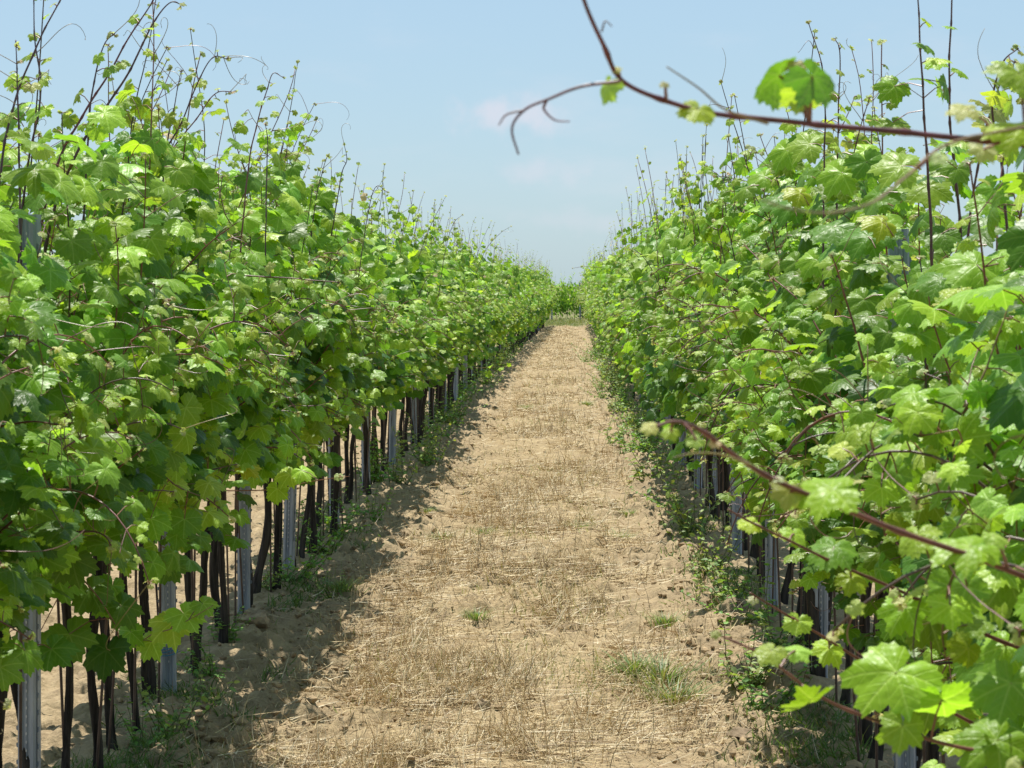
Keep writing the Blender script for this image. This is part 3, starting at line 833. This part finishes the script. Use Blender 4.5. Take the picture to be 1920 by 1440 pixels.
# big leaves hanging low at the near end of the left row
cane('left', 7.55, [(-60, 960), (60, 1010), (150, 1080), (210, 1160), (225, 1205)], (6.9, 7.3), .0034, .0014, (.14, .08, .04),
     leaves=[(200, 1235, 105, 5, (0, .85, .4), .05, .98), (135, 1205, 100, -15, (.2, .85, .4), .1, .75), (40, 1140, 105, 20, (0, .75, .6), .08, .4), (60, 1225, 95, 10, (.1, .85, .4), .12, .5), (20, 1050, 110, 30, (0, .6, .8), .25, .3), (110, 1100, 100, -10, (.2, .7, .7), .15, .5), (175, 1120, 95, -30, (.2, .7, .6), .2, .7), (235, 1150, 90, -30, (.3, .7, .6), .1, .8)], seed=141)
cane('left', 7.55, [(180, 760), (270, 850), (330, 910), (390, 935)], (7.8, 8.2), .0034, .0014, (.14, .08, .04),
     leaves=[(320, 920, 75, 10, (.1, .6, .8), .5, .75), (395, 915, 60, -20, (.2, .6, .8), .6, .95), (285, 985, 75, -10, (.2, .7, .6), .3, .6), (250, 900, 80, 20, (.1, .7, .6), .25, .5), (345, 985, 70, 5, (.2, .8, .4), .15, .8)], seed=142)
# shoots on the face of the left hedge and low ones leaning into the lane
for k, (pts, d) in enumerate([([(250, 590), (330, 520), (400, 450), (470, 400)], 8.0), ([(290, 560), (360, 490), (420, 430)], 8.6), ([(390, 515), (520, 520), (640, 530)], 9.5), ([(150, 950), (220, 880), (270, 840)], 6.6), ([(0, 800), (60, 790), (120, 800)], 5.6), ([(500, 770), (560, 740), (620, 690)], 11.5)]):
    cane('left', d, pts, (d, d-.1), .0034, .0015, PINK, auto=(12, .045, .3, .5, .7), seed=120+k)
cane('left', 9.3, [(180, 1200), (240, 1215), (285, 1190), (330, 1175), (400, 1135)], (8.6, 8.2), .0026, .0012, (.22, .13, .06), leaves=[(245, 1195, 65, 0, (0, .8, .5), .3, .4), (315, 1180, 90, 30, (0, .7, .6), .5, .55), (350, 1165, 85, -20, (.2, .6, .7), .5, .7), (385, 1140, 55, -30, (.2, .6, .7), .58, .85), (280, 1215, 70, 20, (0, .7, .5), .42, .4)], seed=131)
cane('left', 11.5, [(400, 920), (500, 918), (600, 900), (655, 893)], (10.0, 9.6), .0024, .001, (.22, .10, .05), leaves=[(540, 900, 60, 20, (0, .6, .7), .45, .5), (570, 890, 50, -30, (0, .6, .8), .5, .65), (635, 895, 20, 0, (0, .6, .7), .9, .92), (520, 925, 50, 0, (0, .7, .4), .4, .45)], seed=132)
cane('right', 36, [(1180, 502), (1140, 502), (1100, 500), (1072, 503)], (36, 35), .004, .0018, PURP, auto=(8, .05, .2, .4, .7), seed=133)
cane('left', 30, [(900, 690), (940, 688), (975, 690)], (30, 29.5), .003, .0015, (.2, .15, .05), auto=(9, .07, .1, .3, .9), seed=134)

# ------------------------------------------------------------------ thin iron stakes beside the trunks
mb = MB(); z = np.linspace(-.1, 1.25, 8); tube(mb, np.column_stack([.004*np.sin(z*3), 0*z, z]), .0048, 6, 0, (0.085, 0.055, 0.042))
STAKE = mb.mesh('vine_stake', [RUST])
rs = np.random.default_rng(9)
for side, x, ys, L in (('left', XL, left_y, LP), ('right', XR, right_y, RP)):
    for n_, y in enumerate(q for q in ys if 6.4 < q < 30):
        for dy in ((.22, -.05) if n_ % 2 else (-.28, .1)):
            yy, xx = y+dy+rs.normal(0, .04), x+rs.normal(0, .03)
            k = sum(1 for p in L if p < yy)
            if k < 7 and k > 0: lab = f'thin rusty iron stake between the {ORD[k-1]} and {ORD[k]} posts of the {side} row'
            elif k == 0: lab = f'thin rusty iron stake before the nearest metal post of the {side} row'
            else: lab = f'thin dark iron stake among the middle trunks of the {side} row'
            o = link('vine_stake', STAKE)
            o.location = (xx, yy, gz(xx, yy)); o.rotation_euler = (rs.normal(0, .03), rs.normal(0, .03), rs.uniform(0, 6))
            tag(o, lab, 'stake', f'iron stakes of the {side} row between posts {k}' if k < 7 else f'iron stakes in the middle of the {side} row')

# ------------------------------------------------------------------ dry straw, grass, clods, weeds on the ground
def ribbons(mb, P0, D, L, Wd, rise, curve, col, segs=2, lift=0.004, follow=True):
    """Vectorised bent blades: P0 (n,2) start, D (n,2) heading, rise = how steeply they stand."""
    n = len(P0); side = np.stack([-D[:, 1], D[:, 0]], -1)
    V = []
    z0 = ground_z(P0[:, 0], P0[:, 1])
    for s in range(segs+1):
        t = s/segs
        xy = P0+D*(L*t*np.cos(rise))[:, None]+side*(curve*L*t*t)[:, None]
        h = L*t*np.sin(rise)
        zg = np.maximum(ground_z(xy[:, 0], xy[:, 1]), z0*.0-1) if follow else z0
        zz = np.maximum(zg+lift, z0+h+lift)
        w = Wd*(1-.75*t if segs > 1 else 1)
        for q in (-1, 1):
            p = xy+side*(q*w/2)[:, None]
            V.append(np.column_stack([p, zz+q*w*.3]))
    V = np.stack(V, 1)
    f = np.array([[2*s, 2*s+1, 2*s+3, 2*s+2] for s in range(segs)])
    m = 2*(segs+1)
    F = (f[None]+(np.arange(n)*m)[:, None, None]).reshape(-1, 4)
    mb.add(V.reshape(-1, 3), F, 0, np.repeat(col, m, 0))

rg = np.random.default_rng(21)
def lane_points(n, y0, y1, xc, sx, power=1.0):
    y = 1/((1/y0)+(rg.random(n)**power)*((1/y1)-(1/y0)))          # denser near
    x = rg.normal(xc, sx, n)
    return np.column_stack([x, y])
def straw():
    mb = MB()
    P = lane_points(150000, 7.6, 95, -.26, .50)
    P = P[(P[:, 0] > XL+.1) & (P[:, 0] < XR-.1)]
    dens = fbm(P[:, 0]*2.3+5, P[:, 1]*1.1, 4)
    P = P[rg.random(len(P)) < np.clip((dens-.40)*7.5, .06, 1)*(1-.8*sstep(.42, .62, P[:, 0]))*(1-.75*sstep(-.95, -1.15, P[:, 0]))]
    n = len(P); a = rg.uniform(0, 2*math.pi, n)
    L = rg.gamma(3, .032, n).clip(.02, .34); wd = .0020+.00016*P[:, 1]
    flat = rg.random(n) < .74
    rise = np.where(flat, rg.uniform(0, .18, n), rg.uniform(.5, 1.35, n)); L = np.where(flat, L, L*.85)
    base = np.array([(0.53, 0.415, 0.235), (0.42, 0.315, 0.175), (0.27, 0.195, 0.12), (0.64, 0.55, 0.38)])
    col = base[rg.choice(4, n, p=(.40, .24, .18, .18))]*rg.uniform(.85, 1.12, (n, 1))
    ribbons(mb, P, np.column_stack([np.cos(a), np.sin(a)]), L, wd, rise, rg.normal(0, .25, n), col, 3, lift=rg.gamma(1.2, .008, n)+.002)
    tag(mb.build('straw', STRAW, smooth=False), 'dry mown straw and stubble strewn over the lane', 'straw', kind='stuff')
straw()
def grass_stuff():
    mb = MB()
    # thin green blades among the straw
    P = lane_points(9000, 7.8, 70, -.1, .62)
    P = P[(P[:, 0] > XL) & (P[:, 0] < XR)]
    dens = fbm(P[:, 0]*1.4+50, P[:, 1]*.9+20, 3)
    P = P[dens > .49]
    n = len(P); a = rg.uniform(0, 6.28, n)
    col = np.array((0.15, 0.20, 0.06))*rg.uniform(.7, 1.3, (n, 1))*np.column_stack([rg.uniform(.8, 1.5, n), np.ones(n), rg.uniform(.8, 1.2, n)])
    ribbons(mb, P, np.column_stack([np.cos(a), np.sin(a)]), rg.uniform(.03, .09, n), .002+.00012*P[:, 1], rg.uniform(.5, 1.4, n), rg.normal(0, .3, n), col, 3, follow=False)
    # turf beyond the row ends
    n = 9000
    P = np.column_stack([rg.uniform(-5, 5, n), rg.uniform(97, 113, n)]); a = rg.uniform(0, 6.28, n)
    col = np.array((0.13, 0.19, 0.06))*rg.uniform(.6, 1.3, (n, 1))*np.column_stack([rg.uniform(.8, 1.6, n), np.ones(n), np.ones(n)])
    ribbons(mb, P, np.column_stack([np.cos(a), np.sin(a)]), rg.uniform(.04, .16, n), np.full(n, .016), rg.uniform(.6, 1.4, n), rg.normal(0, .3, n), col, 3, follow=False)
    # short weeds and grass in the strips under the rows
    for xc, m in ((XL+.12, 11000), (XR-.12, 11000)):
        y = rg.uniform(0, 1, m); y = 1/((1/7.5)+y*(1/90-1/7.5)); x = rg.normal(xc, .14, m)
        dens = fbm(x*1.5+90, y*.8+33, 3); k = dens > (.53 if xc < 0 else .53); x, y = x[k], y[k]; n = len(x); a = rg.uniform(0, 6.28, n)
        col = np.array((0.085, 0.15, 0.035))*rg.uniform(.6, 1.4, (n, 1))
        ribbons(mb, np.column_stack([x, y]), np.column_stack([np.cos(a), np.sin(a)]), rg.uniform(.02, .075, n), .003+.0003*y, rg.uniform(.3, 1.3, n), rg.normal(0, .3, n), col, 3, follow=False)
    tag(mb.build('grass', HERB, smooth=False), 'thin green grass in the lane and under the rows', 'grass', kind='stuff')
grass_stuff()

def clod_geo(r, s, sub=2):
    import bmesh
    bm = bmesh.new(); bmesh.ops.create_icosphere(bm, subdivisions=sub, radius=1)
    V = np.array([v.co for v in bm.verts]); F = np.array([[v.index for v in f.verts] for f in bm.faces]); bm.free()
    for k in range(5):
        d = nrm(r.normal(0, 1, 3)); c = r.uniform(.45, .8)
        h = V@d; V = V-np.where(h > c, h-c, 0)[:, None]*d
    V = V*(1+r.normal(0, .08 if sub < 3 else .035, (len(V), 1)))*np.array((1, r.uniform(.6, .95), r.uniform(.45, .7)))
    a = r.uniform(0, 6.28); R = np.array(((math.cos(a), -math.sin(a), 0), (math.sin(a), math.cos(a), 0), (0, 0, 1)))
    return V@R.T*s, F
def crumbs():
    mb = MB(); n = 7000
    lib = [clod_geo(rg, 1.0, 1 if _ % 3 else 2) for _ in range(12)]
    y = 1/((1/7.6)+rg.random(n)*(1/45-1/7.6))
    w = rg.random(n); x = np.where(w < .38, rg.normal(XL+.42, .2, n), np.where(w < .72, rg.normal(XR-.30, .16, n), np.where(w < .78, rg.uniform(XL-1.2, XL, n), rg.uniform(XL, XR, n))))
    z = ground_z(x, y); s = rg.gamma(1.7, .006, n).clip(.003, .04)
    for i in range(n):
        V, F = lib[i % 12]
        mb.add(V*s[i]+np.array((x[i], y[i], z[i]+s[i]*.15)), F, 0, np.array((0.32, 0.235, 0.140))*rg.uniform(.8, 1.15))
    tag(mb.build('soil_crumbs', CLOD, smooth=False), 'loose crumbs of dry earth along the edges of the lane', 'soil crumbs', kind='stuff')
crumbs()
def ground_at(px, py):
    v = CAM_M @ Vector(((px-960)/FPX, -(py-720)/FPX, -1.0)); t = EYE/-v.z
    return v.x*t, v.y*t
for px, py, s, lab in [(850, 1312, .055, 'upright grey slab of broken earth in the middle of the lane'), (1015, 1062, .045, 'dark crumbly clod in the lane, farthest up of the dark ones'), (480, 1195, .085, 'large pale clod in the shade by the foot of a left row post'),
                       (685, 1085, .055, 'pale clod on the shadow edge at left of the lane'), (560, 1360, .055, 'brown clod half in shade at the bottom left of the lane'), (1390, 1385, .06, 'big dark sided clod near the bottom right of the lane'),
                       (1335, 1240, .035, 'small clod beside weeds at right edge of the lane'), (1030, 1375, .04, 'dark clod at the bottom middle of the lane'), (905, 1335, .04, 'flat clod just right of the upright earth slab'), (1295, 1000, .045, 'clod of earth beside the weeds on the right strip')]:
    x, y = ground_at(px, py); mb = MB(); V, F = clod_geo(rg, s, 3)
    V = V*(1+.9*(fbm(V[:, 0]/s*2.2+px, V[:, 1]/s*2.2+V[:, 2]/s*2.6, 4)[:, None]-.45))
    if 'slab' in lab: V = V*np.array((.9, .5, 1.5))
    mb.add(V, F, 0, np.array((0.31, 0.235, 0.152)) if 'dark' not in lab else np.array((.22, .165, .108)))
    o = mb.build('dirt_clod', CLOD, smooth=False); o.location = (x, y, gz(x, y)+s*.05)
    tag(o, lab, 'clod', 'clods of earth in the lane')

# grass tufts one can point at
def tuft_mesh(seed, tone):
    r = np.random.default_rng(seed); mb = MB(); n = 170
    for k in range(n):
        a = r.uniform(0, 6.28); b = .07*r.random(); p = np.array((math.cos(a)*b, math.sin(a)*b, 0)); h = r.uniform(.025, .095); d = np.array((math.cos(a), math.sin(a), 0))*r.uniform(.2, 1.3)
        w = np.array((-math.sin(a), math.cos(a), 0))*.0022; V = []
        for t in (0, .35, .7, 1):
            c = p+UP*h*(t-.25*t*t)+d*h*t*t
            V += [c-w*(1.05-t), c+w*(1.05-t)]
        mb.add(np.array(V), np.array([[0, 1, 3, 2], [2, 3, 5, 4], [4, 5, 7, 6]]), 0, np.array(tone)*r.uniform(.6, 1.3)*np.array((r.uniform(.8, 1.5), 1, 1)))
    return mb.mesh('grass_tuft', [HERB], False)
TUFT = [tuft_mesh(900+i, (0.15, 0.235, 0.08)) for i in range(4)]
for i, (px, py, s, w) in enumerate([(830, 1005, 1.0, 'green grass tuft at left of the lane, near the shadow edge'), (1160, 1005, 1.1, 'green grass tuft at right in the lane, level with the first weeds'), (1182, 960, .8, 'small grass tuft in the lane just beyond a larger one at right'), (1250, 1170, .9, 'lone grass tuft near the right edge of the lane'),
                                   (1240, 1275, 1.7, 'widest green grass tuft low in the lane at right'), (1190, 1262, 1.2, 'grass tuft touching the widest tuft on its left side'), (1090, 992, .8, 'thin grass tuft standing near the middle of the lane'), (895, 1168, .7, 'small grass tuft just left of the lane middle'),
                                   (1130, 1150, .8, 'sparse grass tuft between lane middle and the lone right tuft'), (910, 1000, .8, 'pale grass tuft right of the leftmost lane tuft'), (1100, 760, 1.0, 'distant grass tuft in the lane where it narrows'), (985, 765, .9, 'distant grass tuft at left in the narrowing lane'), (1265, 1310, 1.3, 'grass tuft nearest the viewer at right in the lane'),
                                   (640, 1120, 1.0, 'grass tuft on the shadow edge at the left of the lane'), (800, 960, .7, 'smallest grass tuft by the left shadow edge')]):
    x, y = ground_at(px, py); o = link('grass_tuft', TUFT[i % 4]); o.location = (x, y, gz(x, y)-.005); o.scale = (s*1.5, s*1.5, s*1.1); o.rotation_euler = (0, 0, i*1.7)
    tag(o, w, 'grass tuft', 'grass tufts in the lane')

# leafy weeds under the rows
def weed_mesh(seed):
    r = np.random.default_rng(seed); mb = MB(); A = []
    tone = np.array((0.13, 0.27, 0.05)) if seed % 2 else np.array((0.19, 0.29, 0.08))
    P, T, N, S, C = [], [], [], [], []
    for k in range(r.integers(9, 15)):
        a = r.uniform(0, 6.28); L = r.uniform(.10, .30); d = nrm((math.cos(a)*r.uniform(.2, 1), math.sin(a)*r.uniform(.2, 1), r.uniform(.5, 1.2)))
        p = np.array((r.normal(0, .03), r.normal(0, .035), 0)); pts = [p]
        m = int(L/.022)
        for j in range(m):
            d = nrm(d+r.normal(0, .12, 3)+UP*.02); p = p+d*.022; pts.append(p)
            for s in (-1, 1):
                q = nrm(np.cross(d, UP))*s+r.normal(0, .35, 3)
                P.append(p); T.append(q+UP*.15); N.append(UP+r.normal(0, .4, 3)); S.append(r.uniform(.014, .032)*(1-.4*j/m)); C.append(tone*r.uniform(.65, 1.5)*np.array((r.uniform(.8, 1.35), 1, 1)))
        tube(mb, np.array(pts), np.linspace(.0022, .0010, len(pts)), 3, 0, (0.10, 0.12, 0.04))
    P, T, N, S, C = map(np.array, (P, T, N, S, C)); N = nrm(N); T = nrm(T-N*(T*N).sum(1, keepdims=True)); X = np.cross(T, N)
    bl = np.array([(0, 0, 0), (.35, .35, .05), (.28, .8, -.02), (0, 1.2, -.15), (-.28, .8, -.02), (-.35, .35, .05), (0, .5, -.03)])
    V = P[:, None]+(bl[None, :, 0:1]*X[:, None]+bl[None, :, 1:2]*T[:, None]+bl[None, :, 2:3]*N[:, None])*S[:, None, None]
    f = np.array([[6, t, (t+1) % 6] for t in range(6)]); F = (f[None]+(np.arange(len(P))*7)[:, None, None]).reshape(-1, 3)
    mb.add(V.reshape(-1, 3), F, 0, np.repeat(C, 7, 0))
    return mb.mesh('weed_clump', [HERB], False)
WEED = [weed_mesh(950+i) for i in range(8)]
rw = np.random.default_rng(31)
def weed(x, y, s, lab, group):
    o = link('weed_clump', WEED[rw.integers(0, 8)]); o.location = (x, y, gz(x, y)-.01); o.scale = (s, s, s*rw.uniform(.8, 1.2)); o.rotation_euler = (0, 0, rw.uniform(0, 6.28))
    tag(o, lab, 'weed', group)
for px, py, s, lab in [(1255, 905, 1.7, 'bright green weed clump before the far pair of posts on the right'), (1215, 850, 1.4, 'weed clump just up the lane from the bright green clump'), (1285, 960, 1.2, 'weed clump just down the lane from the bright green clump'),
                       (1320, 1010, 1.4, 'weed clump under the leaning vine shoot on the right'), (1345, 1085, 1.1, 'weed clump between the two mid right posts and the lane'), (1400, 1130, 1.3, 'sunlit weed clump left of the nearest right post'),
                       (1440, 1180, 1.2, 'weed clump touching the foot of the right post'), (1440, 1300, 1.2, 'low weed clump at lower right beside bare clods'), (1470, 1340, .9, 'small weed clump lowest on the right strip'),
                       (1500, 1230, 1.1, 'weed clump under hanging yellow leaves on the right'), (600, 1050, 1.5, 'dark weed clump in shade between two left row posts'), (545, 1100, 1.4, 'shaded weed clump by the pale clod on the left'),
                       (640, 1015, 1.3, 'shaded weed clump against the left row trunks'), (500, 1120, 1.1, 'weed clump at the foot of the third left post'), (330, 1390, 1.2, 'weed clump at the bottom left between trunks'), (270, 1420, 1.0, 'weed clump at the very bottom left by a trunk'),
                       (395, 1290, .9, 'small shaded weed clump below the hanging shoot on the left'), (420, 1220, .9, 'small weed clump behind the blue tied post'), (690, 985, 1.1, 'weed clump in shade where trunks crowd together on the left'), (620, 1125, .8, 'small weed on the left shadow edge')]:
    if px > 960: px, s = px-30, s*1.25
    x, y = ground_at(px, py); weed(x, y, s, lab, 'leafy weeds near the viewer')
for side, x0, n, sg in (('left', XL+.12, 34, 1), ('right', XR-.25, 84, -1)):
    for i in range(n):
        y = 15+(62-15)*((i+rw.random())/n)**1.25
        if float(vnoise(np.array([y*.45]), np.array([x0*9.0]))[0]) < (.48 if sg < 0 else .2): continue
        weed(x0+rw.normal(0, .10), y, rw.uniform(.9, 1.8)*(1+.006*y), f'green weed clump at the foot of the {side} row up the lane', f'weeds along the {side} row')
